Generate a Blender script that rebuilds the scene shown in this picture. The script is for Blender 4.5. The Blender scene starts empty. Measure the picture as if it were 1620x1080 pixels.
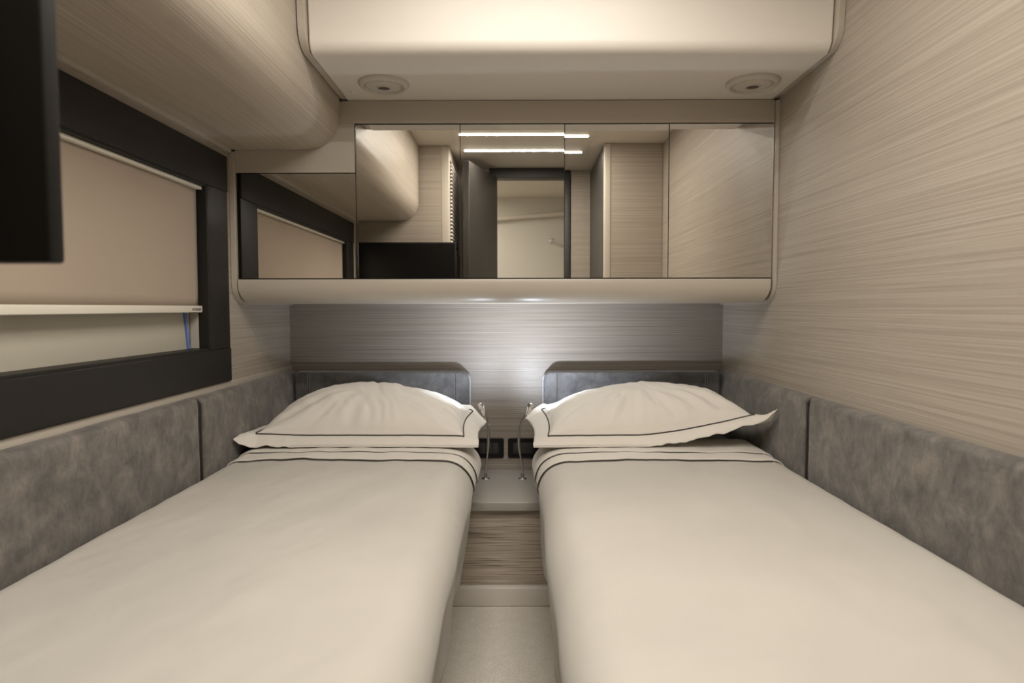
import bpy, bmesh, math, random
from mathutils import Vector, Matrix, noise
C = bpy.context.scene.collection
sc = bpy.context.scene
PI = math.pi

# ------------------------------------------------------------------ camera, world, exposure
cam_d = bpy.data.cameras.new('camera'); cam = bpy.data.objects.new('camera', cam_d); C.objects.link(cam)
cam_d.lens = 23.333; cam_d.sensor_width = 36; cam_d.clip_start = 0.02
cam.location = (0, 0, 1.0)
cam.rotation_euler = (math.radians(90 - 2.89), math.radians(0.08), math.radians(0.27))
cam_d.dof.use_dof = True; cam_d.dof.focus_distance = 2.3; cam_d.dof.aperture_fstop = 6.3
sc.camera = cam
w = bpy.data.worlds.new('world'); sc.world = w; w.use_nodes = True
w.node_tree.nodes['Background'].inputs[0].default_value = (0.9, 0.85, 0.78, 1)
w.node_tree.nodes['Background'].inputs[1].default_value = 0.03
sc.view_settings.view_transform = 'Standard'; sc.view_settings.look = 'None'
sc.view_settings.gamma = 1; sc.view_settings.exposure = 0.0
sc.view_settings.use_curve_mapping = False

# room lamps: the warm strips of the ceiling light (their diffusers are built below)
CEIL = 1.92
STRIPS = [(0.30, 5.2), (0.66, 6.8), (1.02, 7.2), (1.34, 3.2)]
def area(name, loc, sx, sy, power, col, rot=(0, 0, 0), spread=180):
    d = bpy.data.lights.new(name, 'AREA'); d.shape = 'RECTANGLE'; d.size = sx; d.size_y = sy
    d.energy = power; d.color = col; d.spread = math.radians(spread)
    o = bpy.data.objects.new(name, d); C.objects.link(o); o.location = loc; o.rotation_euler = rot
    return o
for y, p in STRIPS:
    area('ceiling_strip_lamp', (0.047, y, CEIL - 0.012), 0.68, 0.012, p, (1.0, 0.935, 0.855))
area('corridor_lamp', (-0.62, -0.85, CEIL - 0.02), 0.3, 0.3, 10, (1.0, 0.92, 0.82))

# ------------------------------------------------------------------ materials
def mat(name, col, rough=0.5, metal=0.0, spec=0.5, **k):
    m = bpy.data.materials.new(name); m.use_nodes = True
    b = m.node_tree.nodes['Principled BSDF']
    b.inputs['Base Color'].default_value = (*col, 1); b.inputs['Roughness'].default_value = rough
    b.inputs['Metallic'].default_value = metal; b.inputs['Specular IOR Level'].default_value = spec
    for kk, v in k.items(): b.inputs[kk.replace('_', ' ')].default_value = v
    return m
def nodes(m): return m.node_tree.nodes, m.node_tree.links, m.node_tree.nodes['Principled BSDF']
def noise_layer(m, scale_vec, nscale=1, detail=4, rough=0.5):
    n, l, b = nodes(m)
    tc = n.new('ShaderNodeTexCoord'); mp = n.new('ShaderNodeMapping'); mp.inputs['Scale'].default_value = scale_vec
    nz = n.new('ShaderNodeTexNoise'); nz.inputs['Scale'].default_value = nscale
    nz.inputs['Detail'].default_value = detail; nz.inputs['Roughness'].default_value = rough
    l.new(tc.outputs['Object'], mp.inputs['Vector']); l.new(mp.outputs[0], nz.inputs['Vector'])
    return nz
def ramp(m, src, stops):
    n, l, b = nodes(m)
    r = n.new('ShaderNodeValToRGB'); l.new(src, r.inputs[0])
    e = r.color_ramp.elements
    while len(e) < len(stops): e.new(0.5)
    for i, (p, c) in enumerate(stops): e[i].position = p; e[i].color = (*c, 1)
    return r
def mixc(m, a, bb, fac, mode='MULTIPLY'):
    n, l, b = nodes(m)
    x = n.new('ShaderNodeMix'); x.data_type = 'RGBA'; x.blend_type = mode
    x.inputs[0].default_value = fac if not hasattr(fac, 'links') else 0
    if hasattr(fac, 'links'): l.new(fac, x.inputs[0])
    l.new(a, x.inputs[6]); l.new(bb, x.inputs[7]); return x.outputs[2]
def bump(m, src, strength, dist=0.001):
    n, l, b = nodes(m)
    u = n.new('ShaderNodeBump'); u.inputs['Strength'].default_value = strength; u.inputs['Distance'].default_value = dist
    l.new(src, u.inputs['Height'])
    if b.inputs['Normal'].links:
        l.new(b.inputs['Normal'].links[0].from_socket, u.inputs['Normal'])
    l.new(u.outputs[0], b.inputs['Normal'])

def grain(name, along, c0, c1, c2, rough=0.45, k=1.0, bs=0.35):
    """grass-cloth like laminate: thin streaks running along one axis"""
    m = mat(name, c1, rough, spec=0.35)
    n, l, b = nodes(m)
    def sv(a, p): return (a, p, p) if along == 'x' else ((p, a, p) if along == 'y' else (p, p, a))
    A = noise_layer(m, sv(1.3, 330 * k), 1, 3, 0.6)
    B = noise_layer(m, sv(0.5, 60 * k), 1, 4, 0.65)
    D = noise_layer(m, sv(3.0, 620 * k), 1, 2, 0.5)
    ra = ramp(m, A.outputs[0], [(0.30, c0), (0.5, c1), (0.70, c2)])
    rb = ramp(m, B.outputs[0], [(0.30, (0.93, 0.925, 0.92)), (0.62, (1, 1, 1)), (0.8, (1.05, 1.05, 1.045))])
    rd = ramp(m, D.outputs[0], [(0.3, (0.88, 0.87, 0.86)), (0.6, (1, 1, 1))])
    o = mixc(m, mixc(m, ra.outputs[0], rb.outputs[0], 1.0), rd.outputs[0], 1.0)
    l.new(o, b.inputs['Base Color'])
    bump(m, A.outputs[0], bs, 0.0012); bump(m, D.outputs[0], bs * 0.6, 0.0006)
    return m
G0, G1, G2 = (0.335, 0.29, 0.238), (0.41, 0.36, 0.298), (0.47, 0.42, 0.355)
M = {}
M['wall_y'] = grain('wallcovering_lengthwise', 'y', G0, G1, G2)
M['wall_x'] = grain('wallcovering_crosswise', 'x', G0, G1, G2)
M['back'] = grain('back_wall_laminate', 'x', (0.25, 0.215, 0.18), (0.335, 0.29, 0.245), (0.42, 0.37, 0.32), 0.36, 0.8, 0.5)
M['locker'] = grain('locker_laminate', 'y', *[tuple(c * 1.22 for c in g) for g in (G0, G1, G2)], 0.4)

M['zebra'] = mat('striated_wood', (0.4, 0.32, 0.25), 0.45)
A = noise_layer(M['zebra'], (4.5, 330, 330), 1, 2, 0.5); B = noise_layer(M['zebra'], (1, 30, 30), 1, 2)
ra = ramp(M['zebra'], A.outputs[0], [(0.34, (0.09, 0.07, 0.055)), (0.40, (0.44, 0.37, 0.30)), (0.6, (0.66, 0.57, 0.47)), (0.72, (0.74, 0.65, 0.55))])
rb = ramp(M['zebra'], B.outputs[0], [(0.3, (0.8, 0.8, 0.8)), (0.7, (1, 1, 1))])
nodes(M['zebra'])[1].new(mixc(M['zebra'], ra.outputs[0], rb.outputs[0], 1.0), nodes(M['zebra'])[2].inputs['Base Color'])
bump(M['zebra'], A.outputs[0], 0.3, 0.001)

def suede(name, dark, mid, light, rough=0.75):
    m = mat(name, mid, rough, spec=0.25, Sheen_Weight=0.35, Sheen_Roughness=0.4)
    n, l, b = nodes(m)
    A = noise_layer(m, (1, 1, 1), 13, 7, 0.68); B = noise_layer(m, (1, 1.8, 1), 40, 5, 0.65); D = noise_layer(m, (1, 1, 1), 900, 2)
    A.inputs['Distortion'].default_value = 0.5; B.inputs['Distortion'].default_value = 0.6
    ra = ramp(m, A.outputs[0], [(0.36, dark), (0.5, mid), (0.66, light)])
    rb = ramp(m, B.outputs[0], [(0.32, (0.78, 0.78, 0.79)), (0.55, (1, 1, 1)), (0.75, (1.12, 1.1, 1.08))])
    l.new(mixc(m, ra.outputs[0], rb.outputs[0], 1.0), b.inputs['Base Color'])
    bump(m, D.outputs[0], 0.2, 0.0004); bump(m, B.outputs[0], 0.35, 0.002)
    return m
M['suede'] = suede('grey_suede', (0.110, 0.103, 0.094), (0.158, 0.145, 0.131), (0.232, 0.207, 0.182))
M['headboard'] = suede('dark_grey_leather', (0.085, 0.082, 0.084), (0.115, 0.110, 0.110), (0.15, 0.145, 0.14), 0.6)

def linen(name, col, var=0.04, rough=0.85, weave=1500):
    m = mat(name, col, rough, spec=0.2, Sheen_Weight=0.15)
    n, l, b = nodes(m)
    A = noise_layer(m, (1, 1, 1), 3.2, 3); D = noise_layer(m, (1, 0.4, 1), weave, 2)
    lo = tuple(c * (1 - var) for c in col); hi = tuple(min(1, c * (1 + var * 0.6)) for c in col)
    ra = ramp(m, A.outputs[0], [(0.35, lo), (0.65, hi)])
    l.new(ra.outputs[0], b.inputs['Base Color']); bump(m, D.outputs[0], 0.12, 0.0004)
    return m
M['spread'] = linen('sand_bedspread', (0.555, 0.527, 0.475), rough=0.7)
M['sheet'] = linen('cream_sheet', (0.72, 0.68, 0.615))
M['pillow'] = linen('ivory_pillowcase', (0.75, 0.71, 0.645))
M['piping'] = mat('dark_brown_piping', (0.035, 0.027, 0.024), 0.7)
M['cream'] = mat('cream_lacquer', (0.75, 0.705, 0.64), 0.45)
M['beige'] = mat('beige_lacquer', (0.50, 0.45, 0.38), 0.36)
M['taupe'] = mat('taupe_lacquer', (0.47, 0.42, 0.355), 0.4)
M['table'] = mat('grey_beige_lacquer', (0.44, 0.41, 0.37), 0.35)
M['ceil'] = mat('ceiling_cream', (0.70, 0.65, 0.57), 0.55)
M['mirror'] = mat('mirror_glass', (0.80, 0.78, 0.74), 0.004, 1.0)
M['chrome'] = mat('chrome', (0.75, 0.74, 0.72), 0.12, 1.0)
M['steel'] = mat('brushed_steel', (0.62, 0.60, 0.57), 0.28, 1.0)
M['frame'] = mat('dark_window_frame', (0.018, 0.016, 0.014), 0.5, spec=0.25)
M['doorgrey'] = mat('dark_door_laminate', (0.04, 0.036, 0.031), 0.42)
M['doorframe'] = mat('dark_door_frame', (0.03, 0.027, 0.023), 0.45)
M['black'] = mat('black_plastic', (0.009, 0.008, 0.007), 0.5, spec=0.25)
M['screen'] = mat('black_screen', (0.006, 0.006, 0.006), 0.2)
M['blind'] = linen('blind_fabric', (0.40, 0.325, 0.255), 0.03, 0.9, 900)
M['white'] = mat('white_aluminium', (0.74, 0.70, 0.60), 0.45)
M['outer'] = mat('outer_panel', (0.50, 0.47, 0.385), 0.6)
M['blue'] = mat('plain_blue', (0.10, 0.19, 0.62), 0.35)
M['bluepale'] = mat('plain_pale_blue', (0.30, 0.33, 0.55), 0.35)
M['spk'] = mat('speaker_rim', (0.56, 0.52, 0.46), 0.5)
M['hall'] = mat('corridor_white', (0.74, 0.72, 0.66), 0.45)
M['hole'] = mat('speaker_core', (0.05, 0.04, 0.035), 0.4)
M['rubber'] = mat('dark_gap', (0.03, 0.026, 0.022), 0.8)
M['ink'] = mat('print_ink', (0.03, 0.03, 0.03), 0.6)

M['grille'] = mat('speaker_grille', (0.4, 0.36, 0.31), 0.5)
n, l, b = nodes(M['grille'])
tc = n.new('ShaderNodeTexCoord'); v = n.new('ShaderNodeTexVoronoi'); v.inputs['Scale'].default_value = 190; v.inputs['Randomness'].default_value = 0.15
l.new(tc.outputs['Object'], v.inputs['Vector'])
r = ramp(M['grille'], v.outputs['Distance'], [(0.26, (0.05, 0.04, 0.035)), (0.36, (0.56, 0.52, 0.46))]); l.new(r.outputs[0], b.inputs['Base Color'])

M['carpet'] = mat('cream_carpet', (0.8, 0.75, 0.66), 0.95, spec=0.1, Sheen_Weight=0.3)
A = noise_layer(M['carpet'], (1, 1, 1), 230, 3); B = noise_layer(M['carpet'], (1, 1, 1), 30, 3)
ra = ramp(M['carpet'], A.outputs[0], [(0.33, (0.70, 0.65, 0.56)), (0.6, (0.92, 0.87, 0.78))])
rb = ramp(M['carpet'], B.outputs[0], [(0.3, (0.92, 0.92, 0.92)), (0.7, (1, 1, 1))])
nodes(M['carpet'])[1].new(mixc(M['carpet'], ra.outputs[0], rb.outputs[0], 1.0), nodes(M['carpet'])[2].inputs['Base Color'])
bump(M['carpet'], A.outputs[0], 0.8, 0.003)

def emis(name, col, s):
    m = mat(name, (0.8, 0.8, 0.8)); n, l, b = nodes(m)
    b.inputs['Emission Color'].default_value = (*col, 1); b.inputs['Emission Strength'].default_value = s; return m
M['strip'] = emis('strip_diffuser_glow', (1.0, 0.93, 0.82), 9)
M['led'] = emis('reading_led_glow', (0.85, 0.92, 1.0), 6)

# ------------------------------------------------------------------ helpers
def obj(name, bm, m, parent=None, smooth=True, angle=40):
    me = bpy.data.meshes.new(name)
    bmesh.ops.recalc_face_normals(bm, faces=bm.faces)
    bm.to_mesh(me); bm.free()
    o = bpy.data.objects.new(name, me); C.objects.link(o)
    if m is not None: me.materials.append(m)
    if smooth:
        for p in me.polygons: p.use_smooth = True
        me.set_sharp_from_angle(angle=math.radians(angle))
    if parent is not None: o.parent = parent; o.matrix_parent_inverse = parent.matrix_basis.inverted()
    return o
def tag(o, label=None, cat=None, group=None, kind=None):
    if label: o['label'] = label
    if cat: o['category'] = cat
    if group: o['group'] = group
    if kind: o['kind'] = kind
    return o
def thing(name, label, cat, loc=(0, 0, 0), group=None, kind=None):
    o = bpy.data.objects.new(name, None); C.objects.link(o); o.location = loc; o.empty_display_size = 0.1
    return tag(o, label, cat, group, kind)
def box(bm, x0, x1, y0, y1, z0, z1, bev=0.0, seg=3):
    r = bmesh.ops.create_cube(bm, size=1)
    vs = r['verts']
    for v in vs:
        v.co = Vector(((x0 + x1) / 2 + v.co.x * (x1 - x0), (y0 + y1) / 2 + v.co.y * (y1 - y0), (z0 + z1) / 2 + v.co.z * (z1 - z0)))
    if bev > 0:
        es = list({e for v in vs for e in v.link_edges})
        bmesh.ops.bevel(bm, geom=es, offset=bev, segments=seg, profile=0.5, affect='EDGES')
    return bm
def B(*a, bev=0.0, seg=3):
    return box(bmesh.new(), *a, bev=bev, seg=seg)
def prism(bm, pts, axis, a0, a1, cap_bev=0.0):
    """closed 2D outline extruded along an axis ('x': pts=(y,z); 'y': pts=(x,z); 'z': pts=(x,y))"""
    def P(p, a):
        return {'x': (a, p[0], p[1]), 'y': (p[0], a, p[1]), 'z': (p[0], p[1], a)}[axis]
    lo = [bm.verts.new(P(p, a0)) for p in pts]; hi = [bm.verts.new(P(p, a1)) for p in pts]
    n = len(pts)
    for i in range(n): bm.faces.new((lo[i], lo[(i + 1) % n], hi[(i + 1) % n], hi[i]))
    f0 = bm.faces.new(lo[::-1]); f1 = bm.faces.new(hi)
    if cap_bev:
        es = list(f0.edges) + list(f1.edges)
        bmesh.ops.bevel(bm, geom=es, offset=cap_bev, segments=3, profile=0.5, affect='EDGES')
    return bm
def arc(cx, cy, r, a0, a1, n=10, ry=None):
    ry = r if ry is None else ry
    return [(cx + r * math.cos(math.radians(a0 + (a1 - a0) * i / n)), cy + ry * math.sin(math.radians(a0 + (a1 - a0) * i / n))) for i in range(n + 1)]
def tube(bm, pts, rad, n=12, caps=True):
    pts = [Vector(p) for p in pts]; rad = rad if isinstance(rad, (list, tuple)) else [rad] * len(pts)
    rings = []; up = None
    for i, p in enumerate(pts):
        t = (pts[min(i + 1, len(pts) - 1)] - pts[max(i - 1, 0)]).normalized()
        if up is None:
            up = Vector((0, 0, 1)) if abs(t.z) < 0.9 else Vector((1, 0, 0))
        s = t.cross(up).normalized(); up = s.cross(t).normalized()
        rings.append([bm.verts.new(p + rad[i] * (math.cos(2 * PI * k / n) * s + math.sin(2 * PI * k / n) * up)) for k in range(n)])
    for a, c in zip(rings, rings[1:]):
        for k in range(n): bm.faces.new((a[k], a[(k + 1) % n], c[(k + 1) % n], c[k]))
    if caps: bm.faces.new(rings[0][::-1]); bm.faces.new(rings[-1])
    return bm
def lathe(bm, prof, center, n=40, axis=Vector((0, 0, 1))):
    q = Vector((0, 0, 1)).rotation_difference(axis.normalized()); c = Vector(center)
    rings = []
    for r, z in prof:
        if r < 1e-6: rings.append([bm.verts.new(c + q @ Vector((0, 0, z)))])
        else: rings.append([bm.verts.new(c + q @ Vector((r * math.cos(2 * PI * k / n), r * math.sin(2 * PI * k / n), z))) for k in range(n)])
    for a, d in zip(rings, rings[1:]):
        for k in range(n):
            f = [a[k % len(a)], a[(k + 1) % len(a)], d[(k + 1) % len(d)], d[k % len(d)]]
            f = list(dict.fromkeys(f))
            if len(f) > 2:
                try: bm.faces.new(f)
                except ValueError: pass
    return bm
def smooth_path(pts, n=8):
    P = [Vector(p) for p in pts]; out = []
    for i in range(len(P) - 1):
        p0 = P[max(i - 1, 0)]; p1 = P[i]; p2 = P[i + 1]; p3 = P[min(i + 2, len(P) - 1)]
        for k in range(n):
            t = k / n
            out.append(0.5 * ((2 * p1) + (p2 - p0) * t + (2 * p0 - 5 * p1 + 4 * p2 - p3) * t * t + (3 * p1 - p0 - 3 * p2 + p3) * t ** 3))
    out.append(P[-1]); return out
def lerp(a, b, t): return a + (b - a) * t
def sst(a, b, x):
    t = max(0, min(1, (x - a) / (b - a))); return t * t * (3 - 2 * t)
def nz(x, y, z=0): return noise.noise(Vector((x, y, z)))

XL, XR, YB = -0.8925, 0.82, 2.625
YD = -0.23                                     # wall with the entrance door
# ------------------------------------------------------------------ the setting
o = obj('floor', B(-1.2, 1.2, -1.6, 2.75, -0.06, 0), M['carpet'], smooth=False); tag(o, kind='structure')
bm = B(-1.2, 1.2, -1.6, 2.75, CEIL, CEIL + 0.08)
o = obj('ceiling', bm, M['ceil'], smooth=False); tag(o, kind='structure')
o = obj('wall_back', B(-1.2, 1.2, YB, YB + 0.1, 0, CEIL), M['back'], smooth=False); tag(o, kind='structure')
o = obj('wall_right', B(XR, XR + 0.1, YD - 0.1, YB, 0, CEIL), M['wall_y'], smooth=False); tag(o, kind='structure')
WY0, WY1, WZ0, WZ1 = 0.70, 1.917, 0.878, 1.354  # window opening
bm = bmesh.new()
box(bm, XL - 0.12, XL, YD - 0.1, WY0, 0, CEIL); box(bm, XL - 0.12, XL, WY1, YB, 0, CEIL)
box(bm, XL - 0.12, XL, WY0, WY1, 0, WZ0); box(bm, XL - 0.12, XL, WY0, WY1, WZ1, CEIL)
bmesh.ops.remove_doubles(bm, verts=bm.verts, dist=1e-5)
o = obj('wall_left', bm, M['wall_y'], smooth=False); tag(o, kind='structure')
# wall with the doorway behind the viewer
DX0, DX1, DZ = -0.13, 0.33, 1.86
bm = bmesh.new()
box(bm, XL, DX0 - 0.04, YD - 0.08, YD, 0, CEIL); box(bm, DX1 + 0.04, XR, YD - 0.08, YD, 0, CEIL); box(bm, DX0 - 0.04, DX1 + 0.04, YD - 0.08, YD, DZ + 0.05, CEIL)
o = obj('wall_front', bm, M['wall_x'], smooth=False); tag(o, kind='structure')
d = thing('door_1', None, None, (DX0, YD, 0), kind='structure')
bm = bmesh.new()
box(bm, DX0 - 0.04, DX0, YD - 0.09, YD + 0.012, 0, DZ + 0.06, 0.002); box(bm, DX1, DX1 + 0.035, YD - 0.09, YD + 0.012, 0, DZ + 0.06, 0.002)
box(bm, DX0, DX1, YD - 0.09, YD + 0.012, DZ - 0.005, DZ + 0.06, 0.002)
obj('door_frame', bm, M['doorframe'], d)
bm = B(-0.02, 0.02, 0.0, 0.54, 0.01, DZ - 0.01, bev=0.003)
for v_ in bm.verts: v_.co = Matrix.Rotation(math.radians(16), 4, 'Z') @ v_.co + Vector((DX0 - 0.005, YD + 0.03, 0))
obj('door_leaf', bm, M['doorgrey'], d)
bm = bmesh.new()
hx = Matrix.Rotation(math.radians(16), 4, 'Z')
def dl(p): return hx @ Vector(p) + Vector((DX0 - 0.005, YD + 0.03, 0))
tube(bm, [dl((-0.02, 0.49, 0.95)), dl((-0.05, 0.49, 0.95)), dl((-0.055, 0.485, 0.95)), dl((-0.055, 0.38, 0.95))], 0.008)
obj('door_handle', bm, M['steel'], d)
# corridor beyond the doorway
o = obj('wall_corridor', B(-1.2, 1.2, -1.5, -1.42, 0, CEIL), M['hall'], smooth=False); tag(o, kind='structure')
o = obj('wall_corridor_left', B(-1.0, -0.92, -1.42, YD - 0.1, 0, CEIL), M['hall'], smooth=False); tag(o, kind='structure')
o = obj('wall_corridor_right', B(0.92, 1.0, -1.42, YD - 0.1, 0, CEIL), M['hall'], smooth=False); tag(o, kind='structure')
hr = thing('handrail', 'round cream handrail on the white corridor wall seen through the doorway in the mirror', 'handrail', (0.1, -1.38, 1.6))
bm = tube(bmesh.new(), [(-0.5, -1.37, 1.715), (0.6, -1.37, 1.80)], 0.019, 16)
obj('rail', bm, M['cream'], hr)
for sx in (-0.45, 0.55):
    obj('bracket', tube(bmesh.new(), [(sx, -1.42, 1.715 + (sx + 0.5) * 0.077), (sx, -1.37, 1.715 + (sx + 0.5) * 0.077)], 0.008), M['steel'], hr)
hk = thing('door_stop', 'small round chrome knob on the white corridor wall below the handrail', 'knob', (0.30, -1.42, 1.56))
obj('stem', tube(bmesh.new(), [(0.30, -1.42, 1.56), (0.30, -1.37, 1.56)], 0.008), M['chrome'], hk)
obj('cap', lathe(bmesh.new(), [(0, 0), (0.018, 0), (0.021, 0.004), (0.021, 0.018), (0.017, 0.022), (0, 0.022)], (0.30, -1.38, 1.56), 24, Vector((0, 1, 0))), M['chrome'], hk)

# ceiling light: inset panel with strip diffusers
cl = thing('ceiling_light', 'square cream ceiling panel with glowing light strips seen in the mirror doors', 'ceiling light', (0.047, 0.85, CEIL))
obj('panel', B(-0.33, 0.42, 0.05, 1.60, CEIL - 0.006, CEIL, bev=0.002), M['ceil'], cl)
for y, p in STRIPS:
    obj('light_strip', B(0.047 - 0.34, 0.047 + 0.34, y - 0.008, y + 0.008, CEIL - 0.0105, CEIL - 0.005), M['strip'], cl)

# wardrobes that flank the entrance (seen in the mirrors)
wl = thing('wardrobe', 'floor to ceiling wardrobe with slatted vent and grained front behind the television', 'wardrobe', (-0.63, 0.1, 0))
obj('body', B(XL + 0.002, -0.417, YD + 0.002, 0.39, 0.001, CEIL - 0.001), M['wall_x'], wl)
obj('corner_trim', B(-0.419, -0.374, YD + 0.002, 0.392, 0.001, CEIL - 0.001, bev=0.004), M['beige'], wl)
bm = bmesh.new()
for i in range(22):
    z = 1.38 + i * 0.021
    box(bm, -0.374, -0.362, -0.12, 0.33, z, z + 0.010)
obj('vent_slats', bm, M['cream'], wl)
obj('vent_backing', B(-0.3745, -0.3725, -0.12, 0.33, 1.37, 1.85), M['black'], wl)
obj('side_panel', B(-0.374, -0.360, -0.18, 0.34, 0.1, 1.345, bev=0.003), M['taupe'], wl)
wr = thing('wardrobe', 'floor to ceiling wardrobe with dark side door beside the right grained wall', 'wardrobe', (0.66, 0.1, 0))
obj('body', B(0.53, XR - 0.002, YD + 0.002, 0.48, 0.001, CEIL - 0.001), M['wall_x'], wr)
obj('corner_trim', B(0.495, 0.532, 0.44, 0.484, 0.001, CEIL - 0.001, bev=0.006), M['beige'], wr)
obj('wardrobe_door', B(0.493, 0.53, YD + 0.03, 0.437, 0.03, CEIL - 0.02, bev=0.003), M['doorgrey'], wr)

# ------------------------------------------------------------------ window with blind
FX = -0.880
wn = thing('window_1', None, None, (XL, 1.3, 1.1), kind='structure')
bm = bmesh.new()
FO = (0.555, 2.052, 0.776, 1.463)  # outer y0 y1 z0 z1
box(bm, XL, FX, FO[0], FO[1], FO[2], WZ0, 0.003); box(bm, XL, FX, FO[0], FO[1], WZ1, FO[3], 0.003)
box(bm, XL, FX - 0.003, FO[0], WY0, WZ0, WZ1, 0.002); box(bm, XL, FX - 0.003, WY1, FO[1], WZ0, WZ1, 0.002)
obj('window_frame', bm, M['frame'], wn)
bm = bmesh.new()
for (y0, y1, z0, z1) in ((WY0, WY0 + 0.006, WZ0, WZ1), (WY1 - 0.006, WY1, WZ0, WZ1), (WY0, WY1, WZ0, WZ0 + 0.006), (WY0, WY1, WZ1 - 0.006, WZ1)):
    box(bm, XL - 0.05, FX - 0.004, y0, y1, z0, z1)
obj('reveal', bm, M['frame'], wn)
obj('inner_panel', B(-0.952, -0.940, WY0 + 0.006, WY1 - 0.006, WZ0 + 0.006, WZ1 - 0.006), M['outer'], wn)
o = obj('reveal_corner', B(XL - 0.045, -0.913, WY1 - 0.0075, WY1 - 0.0062, WZ0 + 0.007, 0.987), M['outer'], wn); tag(o, 'light grey strip')
bl = thing('roller_blind', 'taupe fabric roller blind pulled halfway down in the dark framed window', 'blind', (-0.905, 1.3, 1.35))
bm = bmesh.new(); rows = 12; cols = 60; vv = []
for j in range(rows + 1):
    z = lerp(1.006, 1.342, j / rows)
    vv.append([bm.verts.new((-0.906 - 0.004 * sst(0.90, 1.0, i / cols) - 0.0015 * math.sin(i * 0.35) * (1 - j / rows), lerp(WY0 + 0.012, WY1 - 0.012, i / cols), z)) for i in range(cols + 1)])
for j in range(rows):
    for i in range(cols): bm.faces.new((vv[j][i], vv[j][i + 1], vv[j + 1][i + 1], vv[j + 1][i]))
f = obj('fabric', bm, M['blind'], bl); s_ = f.modifiers.new('thickness', 'SOLIDIFY'); s_.thickness = 0.0012
obj('head_rail', B(-0.925, -0.893, WY0 + 0.008, WY1 - 0.008, 1.338, 1.3475, bev=0.002), M['white'], bl)
obj('bottom_bar', B(-0.912, -0.899, WY0 + 0.010, WY1 - 0.010, 0.9885, 1.0075, bev=0.002), M['white'], bl)
cu = bpy.data.curves.new('blind_print', 'FONT'); cu.body = 'oceanair'; cu.size = 0.0155; cu.extrude = 0.0002; cu.align_x = 'RIGHT'
t_ = bpy.data.objects.new('tmp_text', cu); C.objects.link(t_)
bpy.context.view_layer.update()
me = bpy.data.meshes.new_from_object(t_.evaluated_get(bpy.context.evaluated_depsgraph_get())); bpy.data.objects.remove(t_)
tx = bpy.data.objects.new('printed_name', me); C.objects.link(tx); me.materials.append(M['ink'])
me.transform(Matrix.Translation((-0.8987, WY1 - 0.018, 0.9940)) @ Matrix(((0, 0, 1, 0), (1, 0, 0, 0), (0, 1, 0, 0), (0, 0, 0, 1))))
tx.parent = bl; tx.matrix_parent_inverse = bl.matrix_basis.inverted()
rb_ = thing('blue_strip', 'narrow blue vertical strip at the corner of the window below the blind bar', 'strip', (-0.93, 1.9, 0.9))  # two slanted bands in plain blue, set in the window corner
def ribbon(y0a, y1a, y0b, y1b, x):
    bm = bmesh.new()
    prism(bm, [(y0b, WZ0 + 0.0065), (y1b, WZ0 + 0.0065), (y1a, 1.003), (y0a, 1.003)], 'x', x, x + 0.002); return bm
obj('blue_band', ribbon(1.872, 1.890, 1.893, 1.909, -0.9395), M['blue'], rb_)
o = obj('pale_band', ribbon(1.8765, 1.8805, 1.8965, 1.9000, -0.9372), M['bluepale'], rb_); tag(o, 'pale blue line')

# trim below the window, above the upholstery
o = obj('trim_1', B(XL, XL + 0.006, 0.39, YB, 0.745, 0.775, bev=0.002), M['beige']); tag(o, kind='structure')

# ------------------------------------------------------------------ overhead locker (left)
lk = thing('overhead_locker', 'long rounded overhead locker in grained beige laminate above the window', 'cabinet', (-0.72, 1.25, 1.494))
LX, LZ, LR = -0.545, 1.494, 0.105
pts = [(XL, CEIL - 0.001), (XL, LZ)] + arc(LX - LR, LZ + LR, LR, -90, 0, 18) + [(LX, CEIL - 0.001)]
obj('body', prism(bmesh.new(), pts, 'y', 0.415, 2.096), M['locker'], lk)
obj('seal_strip', B(XL, XL + 0.012, 0.42, 2.082, LZ - 0.012, LZ - 0.0005), M['taupe'], lk)

# ------------------------------------------------------------------ mirror cabinet
cb = thing('mirror_cabinet', 'wide wall cabinet with four mirrored doors and rounded beige lower edge across the back wall', 'cabinet', (0, 2.36, 1.016))
CY = 2.10
MX0 = -0.497; MW = 0.326
ML0 = -0.874; MX1 = MX0 + 4 * MW
ZB, ZT, ZL = 1.094, 1.572, 1.421
bm = B(ML0 - 0.002, MX1 + 0.001, CY + 0.008, YB - 0.001, 1.075, 1.6445)
obj('carcass', bm, M['rubber'], cb, smooth=False)
# fascias around the mirrors
bm = bmesh.new()
box(bm, ML0 - 0.002, MX1 + 0.001, CY - 0.001, CY + 0.012, ZT + 0.003, 1.6445, 0.001)
obj('top_fascia', bm, M['taupe'], cb)
bm = bmesh.new()
prism(bm, [(ML0 - 0.002, ZL + 0.003), (MX0 - 0.004, ZL + 0.003), (MX0 - 0.004, ZT + 0.0025), (ML0 - 0.002, ZT + 0.0025)], 'y', CY - 0.001, CY + 0.012)
obj('side_fascia', bm, M['beige'], cb)
tilt = [0, 0, 0.0009, 0.0]
for i in range(4):
    x0 = MX0 + i * MW
    bm = B(x0 + 0.0012, x0 + MW - 0.0012, CY, CY + 0.006, ZB + 0.001, ZT - 0.001)
    for v_ in bm.verts:
        v_.co.y += (v_.co.z - ZB) * (-1) * [0.0, 0.0, -0.0028, 0.0012][i]
    dr = obj('mirror_door', bm, M['mirror'], cb, smooth=False)
    # bright polished edge between the doors
    obj('edge_strip', B(x0 - 0.0010, x0 + 0.0008, CY - 0.001, CY + 0.005, ZB, ZT), M['chrome'] if i == 0 else M['rubber'], dr, smooth=False)
obj('mirror_panel', B(ML0 + 0.003, MX0 - 0.003, CY + 0.0015, CY + 0.0065, ZB + 0.001, ZL), M['mirror'], cb, smooth=False)
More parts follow.
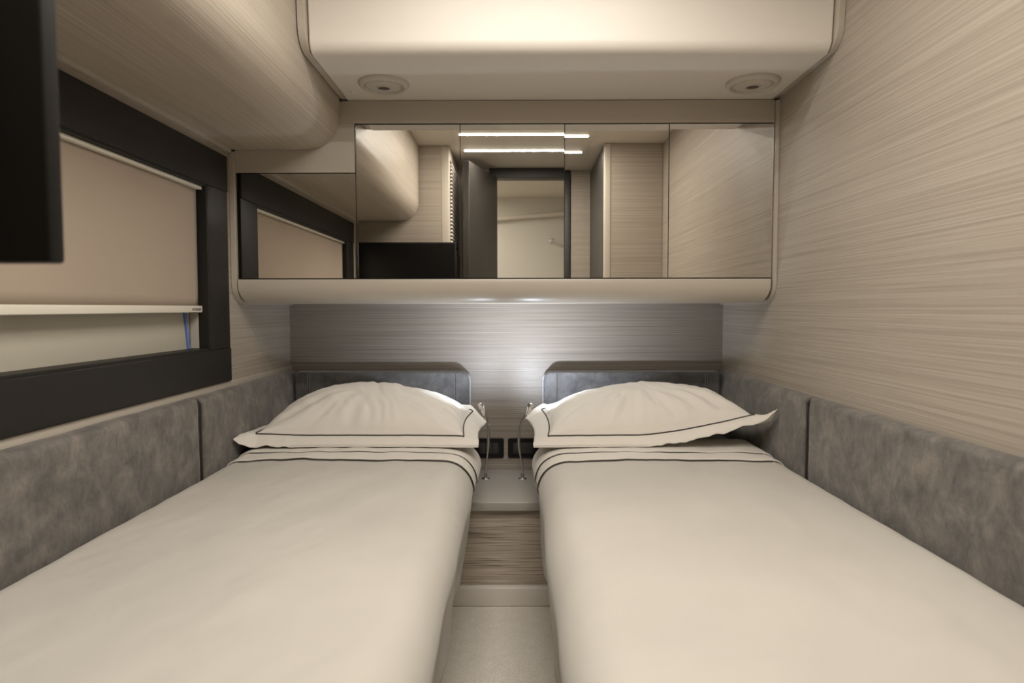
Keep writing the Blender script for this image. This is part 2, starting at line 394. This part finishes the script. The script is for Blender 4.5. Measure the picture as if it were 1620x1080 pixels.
# bullnose lower rail with rounded ends
prof = [(CY - 0.004, ZB - 0.003), (CY - 0.006, ZB - 0.010)] + [(CY - 0.006 + 0.06 * (1 - math.cos(math.radians(a))), ZB - 0.022 - 0.056 * math.sin(math.radians(a))) for a in range(0, 91, 9)] + [(YB - 0.002, 1.016), (YB - 0.002, ZB - 0.003)]
bm = bmesh.new(); prism(bm, prof, 'x', ML0 + 0.0, MX1 - 0.004, cap_bev=0.0)
for v_ in bm.verts:          # ends draw in towards the bottom
    k = max(0, (ZB - 0.02 - v_.co.z) / 0.058)
    v_.co.x += (0.013 * k * k) * (1 if v_.co.x < 0 else -1)
obj('lower_rail', bm, M['beige'], cb)
# end panels: flat plates with rounded lower front corner
def plate(x0, x1, z_top, ys):
    r = 0.05; zb = 1.012
    p = [(YB - 0.002, zb), (ys + 0.06 + r, zb)] + [(ys + r * 1.8 * (1 - math.cos(math.radians(a))), zb + r * 1.3 * (1 - math.sin(math.radians(a)))) for a in range(90, -1, -9)] + [(ys, z_top), (YB - 0.002, z_top)]
    return prism(bmesh.new(), p, 'x', x0, x1)
o = obj('end_panel', plate(ML0 - 0.017, ML0 - 0.003, 1.488, CY - 0.012), M['beige'], cb)
o = obj('end_panel', plate(MX1 + 0.002, XR - 0.001, 1.640, CY - 0.012), M['beige'], cb)

# ------------------------------------------------------------------ overhead bulkhead (cream) with side trims
bh = thing('overhead_bulkhead', 'large smooth cream overhead box with rounded lower edge above the mirror doors', 'bulkhead', (0.14, 1.9, 1.646))
def bulk(yf, zb, r):
    rx = r
    return [(YB - 0.001, CEIL - 0.001), (YB - 0.001, zb + 0.006), (2.098, zb), (yf + rx, zb + 0.002)] + arc(yf + rx, zb + 0.002 + r, r, -90, -180, 14)[1:] + [(yf - 0.02, CEIL - 0.001)]
BX0, BX1 = -0.522, 0.802
bm = prism(bmesh.new(), bulk(1.715, 1.646, 0.032), 'x', BX0, BX1)
o = obj('body', bm, M['cream'], bh); bv = o.modifiers.new('edge', 'BEVEL'); bv.width = 0.004; bv.segments = 3; bv.limit_method = 'ANGLE'
obj('side_trim', prism(bmesh.new(), bulk(1.690, 1.650, 0.055), 'x', BX0 - 0.020, BX0 - 0.0025), M['beige'], bh)
obj('side_trim', prism(bmesh.new(), bulk(1.690, 1.650, 0.055), 'x', BX1 + 0.0025, XR - 0.001), M['beige'], bh)
for x, y in ((-0.487, 2.02), (0.782, 2.02)):
    obj('screw_cap', lathe(bmesh.new(), [(0, -0.003), (0.005, -0.003), (0.007, -0.001), (0.007, 0.002), (0, 0.002)], (x, y, 1.646), 20), M['cream'], bh)

def speaker(x, y, r, label):
    z = 1.647
    t = thing('ceiling_speaker', label, 'speaker', (x, y, z), 'round ceiling speakers in the cream overhead box')
    obj('rim', lathe(bmesh.new(), [(r * 0.76, 0.001), (r, 0.001), (r * 1.0, -0.003), (r * 0.96, -0.009), (r * 0.90, -0.013), (r * 0.83, -0.0135), (r * 0.79, -0.011), (r * 0.76, 0.001)], (x, y, z), 56), M['spk'], t)
    obj('grille', lathe(bmesh.new(), [(0, -0.0135), (r * 0.4, -0.013), (r * 0.65, -0.0115), (r * 0.79, -0.0085), (r * 0.79, -0.004), (0, -0.004)], (x, y, z), 48), M['grille'], t)
    obj('collar', lathe(bmesh.new(), [(r * 0.22, -0.009), (r * 0.31, -0.009), (r * 0.31, -0.0145), (r * 0.285, -0.0165), (r * 0.24, -0.016), (r * 0.22, -0.009)], (x, y, z), 32), M['spk'], t)
    obj('core', lathe(bmesh.new(), [(0, -0.0158), (r * 0.12, -0.0155), (r * 0.235, -0.0142), (r * 0.235, -0.010), (0, -0.010)], (x, y, z), 32), M['hole'], t)
    return t
speaker(-0.378, 1.945, 0.0725, 'round grey ceiling speaker at the left end of the cream overhead box')
speaker(0.683, 1.945, 0.0755, 'round grey ceiling speaker at the right end of the cream overhead box')

# ------------------------------------------------------------------ television
tv = thing('television', 'black flat television on an arm at upper left, close to the viewer', 'television', (-0.60, 0.47, 1.03))
TX0, TX1, TZ0, TZ1 = -0.872, -0.328, 1.0325, 1.366
obj('housing', B(TX0, TX1, 0.468, 0.486, TZ0, TZ1, bev=0.003), M['black'], tv)
obj('back_cover', B(TX0 + 0.07, TX1 - 0.09, 0.438, 0.469, TZ0 + 0.04, TZ1 - 0.05, bev=0.01), M['black'], tv)
obj('screen', B(TX0 + 0.008, TX1 - 0.008, 0.4855, 0.4870, TZ0 + 0.014, TZ1 - 0.008), M['screen'], tv)
obj('bracket', B(-0.66, -0.56, 0.391, 0.44, 1.15, 1.25, bev=0.004), M['black'], tv)

# ------------------------------------------------------------------ upholstered wall panels
def cushion(x0, x1, y0, y1, z0, z1, face, b=0.016, n=(60, 20), puff=0.006, seed=0):
    """padded panel: face is +1/-1 for the x side, or 'y' for facing the viewer"""
    bm = B(x0, x1, y0, y1, z0, z1)
    bmesh.ops.subdivide_edges(bm, edges=[e for e in bm.edges if abs((e.verts[0].co - e.verts[1].co).length) > 0.1], cuts=1)
    bm.free()
    bm = bmesh.new()
    if face == 'y': u0, u1 = x0, x1
    else: u0, u1 = y0, y1
    nu, nv = n; t = (x1 - x0) if face != 'y' else (y1 - y0)
    def edge(d):   # rounded edge profile from distance d to border
        if d >= b: return 0
        return b - math.sqrt(max(0, b * b - (b - d) ** 2))
    us = sorted(set([i / nu for i in range(nu + 1)] + [k * b / 6 / (u1 - u0) for k in range(7)] + [1 - k * b / 6 / (u1 - u0) for k in range(7)]))
    vs = sorted(set([i / nv for i in range(nv + 1)] + [k * b / 6 / (z1 - z0) for k in range(7)] + [1 - k * b / 6 / (z1 - z0) for k in range(7)]))
    grid = []
    for v_ in vs:
        row = []
        for u_ in us:
            u = lerp(u0, u1, u_); z = lerp(z0, z1, v_)
            du = min(u - u0, u1 - u); dv = min(z - z0, z1 - z)
            dep = max(edge(du), edge(dv)) if min(du, dv) < b else 0
            bul = puff * (math.sin(PI * u_) ** 0.5 * math.sin(PI * v_) ** 0.5) if 0 < u_ < 1 and 0 < v_ < 1 else 0
            wr = 0.0016 * nz(u * 14, z * 18, seed) + 0.0008 * nz(u * 40, z * 30, seed + 5)
            zz = z + (0.0012 * nz(u * 12, 3, seed) if v_ > 0.9 else 0)
            off = t - puff - dep + bul + (wr if min(du, dv) > b * 0.5 else 0)
            if face == 1: co = (x0 + off, u, zz)
            elif face == -1: co = (x1 - off, u, zz)
            else: co = (u, y1 - off, zz)
            row.append(bm.verts.new(co))
        grid.append(row)
    for a, c in zip(grid, grid[1:]):
        for i in range(len(us) - 1): bm.faces.new((a[i], a[i + 1], c[i + 1], c[i]))
    # close to the back
    def back(v_):
        c = v_.co.copy()
        if face == 1: c.x = x0
        elif face == -1: c.x = x1
        else: c.y = y1
        return bm.verts.new(c)
    border = grid[0] + [r[-1] for r in grid[1:]] + grid[-1][-2::-1] + [r[0] for r in grid[-2:0:-1]]
    bk = [back(v_) for v_ in border]
    for i in range(len(border)):
        j = (i + 1) % len(border); bm.faces.new((border[i], border[j], bk[j], bk[i]))
    bm.faces.new(bk)
    return bm
PT = 0.757
for (x0, x1, face, y0, y1, lab) in (
        (XL, -0.846, 1, 1.785, 2.575, 'grey suede wall cushion behind the left pillow, the short one in the left corner'),
        (XL, -0.846, 1, 0.42, 1.7775, 'long grey suede wall cushion along the left bed under the window'),
        (0.786, XR, -1, 1.795, 2.575, 'grey suede wall cushion in the right corner, beside the right pillow'),
        (0.786, XR, -1, 0.50, 1.7875, 'long grey suede wall cushion along the right bed')):
    o = obj('wall_cushion', cushion(x0, x1, y0, y1, 0.42, PT, face, n=(90 if y0 > 1 else 140, 26), seed=x0 * 7 + y0), M['suede'])
    tag(o, lab, 'cushion', 'grey suede cushions along the side walls')
    if y0 > 1:
        sx = -0.8515 if face == 1 else 0.7915
        ym = y0 - 0.0035
        obj('seam', tube(bmesh.new(), [(sx, ym, 0.50), (sx, ym, 0.742), (sx - face * 0.010, ym, 0.752)], 0.0030, 8), M['piping'], o)  # dark tube standing in for the shade in the gap between cushions

# headboards
def headboard(x0, x1, inner, label):
    t = thing('headboard', label, 'headboard', ((x0 + x1) / 2, 2.56, 0.4), 'dark grey headboards behind the pillows')
    r = 0.035; zt = 0.757
    if inner > 0: p = [(x0, 0.36), (x1, 0.36)] + arc(x1 - r, zt - r, r, 0, 90, 8) + [(x0, zt)]
    else: p = [(x1, 0.36), (x1, zt)] + arc(x0 + r, zt - r, r, 90, 180, 8) + [(x0, 0.36)]
    o = obj('pad', prism(bmesh.new(), p, 'y', 2.508, YB - 0.03), M['headboard'], t)
    bv = o.modifiers.new('edge', 'BEVEL'); bv.width = 0.007; bv.segments = 4; bv.limit_method = 'ANGLE'; bv.angle_limit = math.radians(50)
    for xs in ((x0 + 0.052, x1 - 0.052)):
        bm = bmesh.new()
        for dx in (-0.0035, 0.0035):
            tube(bm, [(xs + dx, 2.5078, 0.38), (xs + dx, 2.5078, 0.75)], 0.0007, 6)
        obj('stitching', bm, M['steel'], t)
        obj('seam', tube(bmesh.new(), [(xs, 2.5085, 0.38), (xs, 2.5085, 0.752)], 0.0012, 6), M['piping'], t)
    return t
headboard(-0.838, -0.174, 1, 'dark grey upholstered headboard with rounded corner behind the left pillow')
headboard(0.107, 0.776, -1, 'dark grey upholstered headboard with rounded corner behind the right pillow')

# ------------------------------------------------------------------ night table between the beds
nt = thing('night_table', 'low built-in night table with grey top and dark striped wood front between the beds', 'table', (-0.035, 2.4, 0))
obj('table_top', B(-0.262, 0.195, 2.178, YB - 0.001, 0.323, 0.355, bev=0.004), M['table'], nt)
obj('front_panel', B(-0.262, 0.195, 2.200, 2.22, 0.068, 0.322), M['zebra'], nt)
obj('plinth', B(-0.262, 0.195, 2.176, 2.22, 0.0, 0.066, bev=0.006), M['cream'], nt)
obj('carcass', B(-0.260, 0.193, 2.221, YB - 0.002, 0.002, 0.322), M['beige'], nt)

o = obj('trim_2', B(XL + 0.002, XR - 0.002, YB - 0.0012, YB, 0.0, 0.5725), M['back'], smooth=False); tag(o, kind='structure')
# sockets
def socket(x0, label, kind):
    z0, z1 = 0.4025, 0.4825; y = YB
    t = thing('wall_socket', label, 'socket', (x0 + 0.06, y, z0), 'black socket plates above the night table')
    r = 0.008
    p = arc(x0 + r, z0 + r, r, 180, 270, 5) + arc(x0 + 0.12 - r, z0 + r, r, 270, 360, 5) + arc(x0 + 0.12 - r, z1 - r, r, 0, 90, 5) + arc(x0 + r, z1 - r, r, 90, 180, 5)
    # ring-shaped plate
    bm = bmesh.new(); prism(bm, p, 'y', y - 0.007, y, 0.0)
    o = obj('cover_plate', bm, M['black'], t); bv = o.modifiers.new('edge', 'BEVEL'); bv.width = 0.002; bv.segments = 2; bv.limit_method = 'ANGLE'
    ix0, ix1 = x0 + 0.022, x0 + 0.098
    bm = bmesh.new()
    box(bm, ix0 - 0.003, ix1 + 0.003, y - 0.0095, y - 0.006, z0 + 0.015, z0 + 0.018); box(bm, ix0 - 0.003, ix1 + 0.003, y - 0.0095, y - 0.006, z1 - 0.018, z1 - 0.015)
    box(bm, ix0 - 0.003, ix0, y - 0.0095, y - 0.006, z0 + 0.015, z1 - 0.015); box(bm, ix1, ix1 + 0.003, y - 0.0095, y - 0.006, z0 + 0.015, z1 - 0.015)
    obj('surround', bm, M['screen'], t)
    mm = mat('module_' + kind, (0.035, 0.031, 0.027), 0.5)
    if kind == 'switch':
        for k in range(3):
            a = ix0 + k * 0.0255
            obj('rocker', B(a + 0.0006, a + 0.0246, y - 0.0092, y - 0.006, z0 + 0.019, z1 - 0.019, bev=0.001), mm, t)
    else:
        obj('rocker', B(ix0, ix0 + 0.0246, y - 0.0092, y - 0.006, z0 + 0.019, z1 - 0.019, bev=0.001), mm, t)
        obj('outlet', B(ix0 + 0.0256, ix1, y - 0.0085, y - 0.006, z0 + 0.019, z1 - 0.019, bev=0.001), mm, t)
        bm = bmesh.new()
        for dx in (-0.0095, 0, 0.0095):
            lathe(bm, [(0, 0), (0.0025, 0), (0.0025, 0.0006), (0, 0.0006)], (ix0 + 0.0510 + dx, y - 0.0086, (z0 + z1) / 2), 12, Vector((0, -1, 0)))
        obj('pin_holes', bm, M['screen'], t)
    return t
socket(-0.1655, 'black switch plate on the back wall behind the left reading lamp', 'switch')
socket(-0.0290, 'black socket plate on the back wall behind the right reading lamp', 'outlet')

# reading lamps
def lamp(path, label, aim, hd, watt):
    P = smooth_path(path, 8); base = Vector(path[0])
    t = thing('reading_lamp', label, 'lamp', base, 'slim chrome reading lamps on the night table')
    obj('base', lathe(bmesh.new(), [(0, 0), (0.0165, 0), (0.0165, 0.0015), (0.013, 0.004), (0.006, 0.005), (0.0052, 0.02), (0.0035, 0.022), (0, 0.022)], base, 32), M['chrome'], t)
    n = len(P); rad = []
    for i in range(n):
        f = i / (n - 1)
        rad.append(0.0034 + 0.0020 * sst(0.30, 0.42, f) * (1 - sst(0.52, 0.60, f)))
    obj('neck', tube(bmesh.new(), P, rad, 14), M['steel'], t)
    e = P[-1]; dr = (P[-1] - P[-3]).normalized() if hd is None else Vector(hd).normalized()
    obj('head', lathe(bmesh.new(), [(0, -0.012), (0.0035, -0.012), (0.0042, -0.004), (0.0085, 0.012), (0.0105, 0.022), (0.0105, 0.030), (0.0092, 0.0305), (0.0088, 0.0265), (0, 0.0265)], e, 24, dr), M['chrome'], t)
    le = obj('lens', lathe(bmesh.new(), [(0.0086, 0.0268), (0.0086, 0.0282), (0.006, 0.0300), (0, 0.0306)], e, 24, dr), M['led'], t)
    d = bpy.data.lights.new('reading_light', 'SPOT'); d.energy = watt * 1.25; d.color = (0.78, 0.87, 1.0); d.spot_size = math.radians(150); d.spot_blend = 1.0; d.shadow_soft_size = 0.008
    o = bpy.data.objects.new('reading_light', d); C.objects.link(o); o.location = e + dr * 0.036
    o.rotation_euler = Vector(aim).to_track_quat('-Z', 'Y').to_euler()
    return t
lamp([(-0.112, 2.48, 0.355), (-0.112, 2.475, 0.40), (-0.103, 2.44, 0.465), (-0.098, 2.40, 0.520), (-0.097, 2.33, 0.588), (-0.104, 2.255, 0.636), (-0.109, 2.235, 0.648)],
     'slim chrome reading lamp with lit head, on the night table beside the left pillow', (-0.42, 0.70, 0.95), (-0.30, 0.1, 1), 6.0)
lamp([(0.027, 2.48, 0.355), (0.027, 2.475, 0.40), (0.018, 2.44, 0.460), (0.013, 2.41, 0.510), (0.018, 2.33, 0.588), (0.036, 2.265, 0.634), (0.043, 2.250, 0.645)],
     'slim chrome reading lamp with bent head, on the night table beside the right pillow', (0.38, 0.70, 0.90), (0.40, 0.1, 1), 10.5)

# ------------------------------------------------------------------ beds
MT = 0.537     # mattress top
def bed(side, label):
    """side -1 left / +1 right"""
    t = thing('bed', label, 'bed', ((-0.5 if side < 0 else 0.43), 1.5, 0), 'single beds on either side of the aisle')
    if side < 0: w0, w1, i1 = -0.840, -0.168, -0.275
    else: w0, w1, i1 = 0.108, 0.780, 0.208
    bx = (w0, i1) if side < 0 else (i1, w1)
    obj('bed_base', B(bx[0], bx[1], 0.52, 2.50, 0.001, 0.375, bev=0.004), M['beige'], t)
    bm = B(w0, w1, 0.50, 2.503, 0.375, MT, bev=0.04, seg=6)
    obj('mattress', bm, M['sheet'], t)
    return t
bed(-1, 'left single bed with fitted cream sheet, its side against the window wall')
bed(1, 'right single bed with fitted cream sheet, its side against the plain grained wall')

def profile(side, lift, hem):
    """cross-section from the wall side over the top to the aisle hem; returns list of (x, z, top?, side amount)"""
    if side < 0: wx, ex, hx, s = -0.843, -0.125, -0.152, 1
    else: wx, ex, hx, s = 0.783, 0.070, 0.088, -1
    zt = MT + 0.014 + lift
    P = []
    P += [(wx, MT - 0.03, 0), (wx + s * 0.002, zt - 0.02, 0), (wx + s * 0.012, zt - 0.006, 0), (wx + s * 0.03, zt - 0.001, 0)]
    r = 0.085; x0 = wx + s * 0.03; x1 = ex - s * r
    for i in range(1, 56):
        P.append((lerp(x0, x1, i / 56), zt + 0.004 * math.sin(PI * i / 56), 0))
    for a in range(0, 91, 9):
        P.append((ex - s * r + s * (r + lift) * math.sin(math.radians(a)), zt - r + r * math.cos(math.radians(a)), 0.1 * a / 90))
    for i in range(1, 15):
        f = i / 14
        P.append((lerp(ex, hx, f ** 0.8) + s * lift, lerp(zt - r, hem, f), 0.1 + 0.9 * f))
    return P, s
def cloth(side, lift, hem, y0, y1, ny, front_wave, back_wave, seed, amp=1.0, fold=1.0):
    P, s = profile(side, lift, hem); bm = bmesh.new(); grid = []
    for j in range(ny + 1):
        f = j / ny; row = []
        for i, (x, z, k) in enumerate(P):
            a = front_wave(x, z, k) if front_wave else 0; b_ = back_wave(x, z, k) if back_wave else 0
            y = lerp(y0 + a, y1 + b_, f)
            # long soft ripples on the top, vertical folds on the hanging side
            top = 1 - k
            dz = top * (0.0035 * nz(x * 4 + y * 1.2, y * 2.2 - x, side * 5) + 0.0032 * nz(x * 11 - y * 5, y * 4 + x * 5, side * 5 + 3) + 0.0013 * nz(x * 30 - y * 18, y * 12 + x * 9, side * 5 + 3)) + (amp * top * 0.0022 * (1 + nz(x * 7 + y, y * 9, seed)) if lift else 0)
            if i < 3: dz *= 0.2
            edge_wav = 0.004 * nz(y * 9, seed, 1) * (1 if i < 4 else 0) * (-s if i < 4 else 0)
            dx = s * fold * (0.006 * (k > 0) * nz(y * 2.6, side * 3, 2) + 0.020 * k * math.sin(y * 15 + 2.6 * nz(y * 2, side * 3, 4) + k * 1.6) * (0.5 + 0.6 * nz(y * 3, side * 3, 7)) + 0.009 * k * nz(y * 11, k * 2, side * 3))
            row.append(bm.verts.new((x + dx + abs(edge_wav) * s * (i < 4), y, z + dz)))
        grid.append(row)
    for a, c in zip(grid, grid[1:]):
        for i in range(len(P) - 1): bm.faces.new((a[i], a[i + 1], c[i + 1], c[i]))
    return bm, grid
def finish(o, th, sub=1):
    s_ = o.modifiers.new('thickness', 'SOLIDIFY'); s_.thickness = th; s_.offset = 0
    if sub: m_ = o.modifiers.new('smooth', 'SUBSURF'); m_.levels = sub; m_.render_levels = sub
for side, lab in ((-1, 'smooth sand coloured bedspread draped over the left bed'), (1, 'smooth sand coloured bedspread draped over the right bed')):
    bm, g = cloth(side, 0.0, 0.30, 0.495, 1.975, 260, None, None, 11 + side * 4)
    o = obj('bedspread', bm, M['spread']); finish(o, 0.006, 1); tag(o, lab, 'bedspread', 'sand coloured bedspreads on the beds')

def turned_sheet(side, label):
    t = thing('top_sheet', label, 'sheet', (-0.5 * (1 if side < 0 else -1), 2.0, MT), 'cream top sheets folded back below the pillows')
    def fw(x, z, k):
        u = (x + 0.5) if side < 0 else (x - 0.43)
        return 0.012 * nz(x * 5, 1.3, side * 2) + 0.004 * nz(x * 19, 4, side) + (0.014 * k if side < 0 else -0.02 * k)
    bm, g = cloth(side, 0.006, 0.40, 1.905, 2.005, 14, fw, None, 31 + side * 3, amp=1.0, fold=1.0)
    edge = [v_.co.copy() for v_ in g[0]]
    o = obj('fold', bm, M['sheet'], t); finish(o, 0.005, 1)
    pts = [p + Vector((0, -0.001, -0.003 if i < len(edge) - 16 else -0.001)) for i, p in enumerate(edge)][4:-1]
    obj('piping', tube(bmesh.new(), pts, 0.0016, 8), M['piping'], t)
    # second layer: hem line running parallel further back
    bm2, g2 = cloth(side, 0.0115, 0.43, 1.985, 2.18, 22, fw, None, 51 + side * 3, amp=0.6, fold=1.0)
    e2 = [v_.co.copy() for v_ in g2[0]]
    o2 = obj('under_fold', bm2, M['sheet'], t); finish(o2, 0.004, 1)
    obj('piping', tube(bmesh.new(), [p + Vector((0, -0.001, -0.002)) for p in e2][4:], 0.0013, 8), M['piping'], t)
    return t
turned_sheet(-1, 'cream top sheet with dark piping folded back below the left pillow')
turned_sheet(1, 'cream top sheet with dark piping folded back below the right pillow')

# ------------------------------------------------------------------ pillows
def pillow(cx, hw, label, mirror, corner, seed, droop=(0.022, 0.022)):
    """flanged pillow: u across (-1..1), v front (-1) to back (1)"""
    t = thing('pillow', label, 'pillow', (cx, 2.25, MT), 'flanged ivory pillows with dark piping')
    Y0, Y1 = 2.055, 2.435                       # body seam lines front/back
    FL = 0.052                                  # flange width
    hy = (Y1 - Y0) / 2; cy = (Y0 + Y1) / 2
    base = MT + 0.040
    def seam_z(u, v):
        return base + 0.027 + 0.030 * (v * 0.5 + 0.5)
    def surf(u, v, top=True):
        """u,v in units where |.|<=1 is the body, beyond is the flange"""
        bu, bv = max(-1, min(1, u)), max(-1, min(1, v))
        pin = 1 - 0.045 * (bv * bv) * 1.0        # corners stick out a little
        x = cx + hw * bu * (0.965 + 0.035 * bv * bv); y = cy + hy * bv * (0.95 + 0.05 * bu * bu)
        z = seam_z(bu, bv)
        du = (1 - abs(bu) ** 2.3); dv = (1 - abs(bv) ** 2.2)
        dome = (max(0, du) ** 0.62) * (max(0, dv) ** 0.60)
        if top:
            z += (0.120 + 0.012 * bu * mirror) * dome
            X, Y = bu * hw, bv * hy
            # creases running in from the seams
            e = dome * (1 - dome) * 4
            ang = math.atan2(bv, bu)
            z += 0.0060 * e * math.sin(ang * 19 + 4 * nz(X * 6, Y * 6, seed)) * (0.5 + nz(X * 5, Y * 5, seed + 9))
            z += 0.0040 * e * math.sin(ang * 41 + 5 * nz(X * 9, Y * 9, seed + 1)) * (0.4 + nz(X * 8, Y * 8, seed + 19))
            z += 0.0075 * dome * nz(X * 5.5 + Y * 3, Y * 6, seed)
            c = X + 0.25 * Y - 0.02; z -= 0.0045 * math.exp(-(c / 0.009) ** 2) * dome * sst(-0.9, 0.2, bv) 
            z += 0.0060 * dome * nz(X * 16 + Y * 9, Y * 6 - X * 5, seed + 2) + 0.003 * dome * nz(X * 38 + Y * 30, Y * 15 - X * 10, seed + 2)
        else:
            z -= (z - base - 0.002) * min(1, dome * 1.8)
        # flange
        fu = max(0, abs(u) - 1); fv = max(0, abs(v) - 1)
        if fu or fv:
            su = 1 if u > 0 else -1; sv = 1 if v > 0 else -1
            x += su * fu * FL; y += sv * fv * FL * (0.62 if sv < 0 else 0.5)
            rip = 0.007 * nz(x * 24, y * 10, seed + 4) + 0.003 * nz(x * 60, y * 20, seed + 6)
            if sv < 0: z -= fv * (0.036) * (1 if abs(u) <= 1 else 1)
            else: z += fv * 0.02
            z -= fu * (droop[1] if u > 0 else droop[0])
            z += rip * (fu + fv); y += 0.3 * rip * fv
        # lifted or hanging corners
        for (ku, kv), (dx, dy, dz, rad) in corner.items():
            w_ = max(0, 1 - math.hypot((u - ku * 2) * 1.0, (v - kv * 2) * 0.6) / rad) ** 1.5
            x += dx * w_; y += dy * w_; z += dz * w_
        return Vector((x, y, max(z, base - 0.004) if not (top) else max(z, base + 0.0)))
    Nu, Nv, Nf = 110, 64, 8
    us = [-2 + k / Nf for k in range(Nf)] + [-math.cos(PI * i / Nu) * 0.35 + (2 * i / Nu - 1) * 0.65 for i in range(Nu + 1)] + [1 + (k + 1) / Nf for k in range(Nf)]
    vs = [-2 + k / Nf for k in range(Nf)] + [-math.cos(PI * i / Nv) * 0.35 + (2 * i / Nv - 1) * 0.65 for i in range(Nv + 1)] + [1 + (k + 1) / Nf for k in range(Nf)]
    bm = bmesh.new(); T = []; Bt = []
    for v_ in vs:
        T.append([bm.verts.new(surf(u, v_) + Vector((0, 0, 0.0015))) for u in us]); 
    for j, v_ in enumerate(vs):
        r = []
        for i, u in enumerate(us):
            p = surf(u, v_, False) - Vector((0, 0, 0.0015))
            r.append(bm.verts.new(p))
        Bt.append(r)
    for G in (T, Bt):
        for a, c in zip(G, G[1:]):
            for i in range(len(us) - 1): bm.faces.new((a[i], a[i + 1], c[i + 1], c[i]))
    def ring(G): return G[0] + [r[-1] for r in G[1:]] + G[-1][-2::-1] + [r[0] for r in G[-2:0:-1]]
    a, c = ring(T), ring(Bt)
    for i in range(len(a)):
        j = (i + 1) % len(a); bm.faces.new((a[i], a[j], c[j], c[i]))
    obj('pillowcase', bm, M['pillow'], t, angle=75)
    # dark piping on the flange just outside the seam
    k = 1.10; N = 80; loop = []
    for i in range(N): loop.append((-k + 2 * k * i / N, -k))
    for i in range(N): loop.append((k, -k + 2 * k * i / N))
    for i in range(N): loop.append((k - 2 * k * i / N, k))
    for i in range(N + 1): loop.append((-k, k - 2 * k * i / N))
    obj('piping', tube(bmesh.new(), [surf(u, v_) + Vector((0, -0.0006, 0.0022)) for u, v_ in loop], 0.0021, 8, caps=False), M['piping'], t)
    return t
pillow(-0.484, 0.318, 'plump ivory pillow with dark piping at the head of the left bed', -1,
       {(1, 1): (0.02, -0.06, -0.06, 1.7), (-1, -1): (0.015, -0.07, 0.06, 1.6)}, 3)
pillow(0.420, 0.312, 'plump ivory pillow with a lifted right corner at the head of the right bed', 1,
       {(1, -1): (-0.012, -0.075, 0.205, 2.2), (-1, 1): (-0.02, -0.05, -0.03, 1.8)}, 17, (0.022, 0.075))
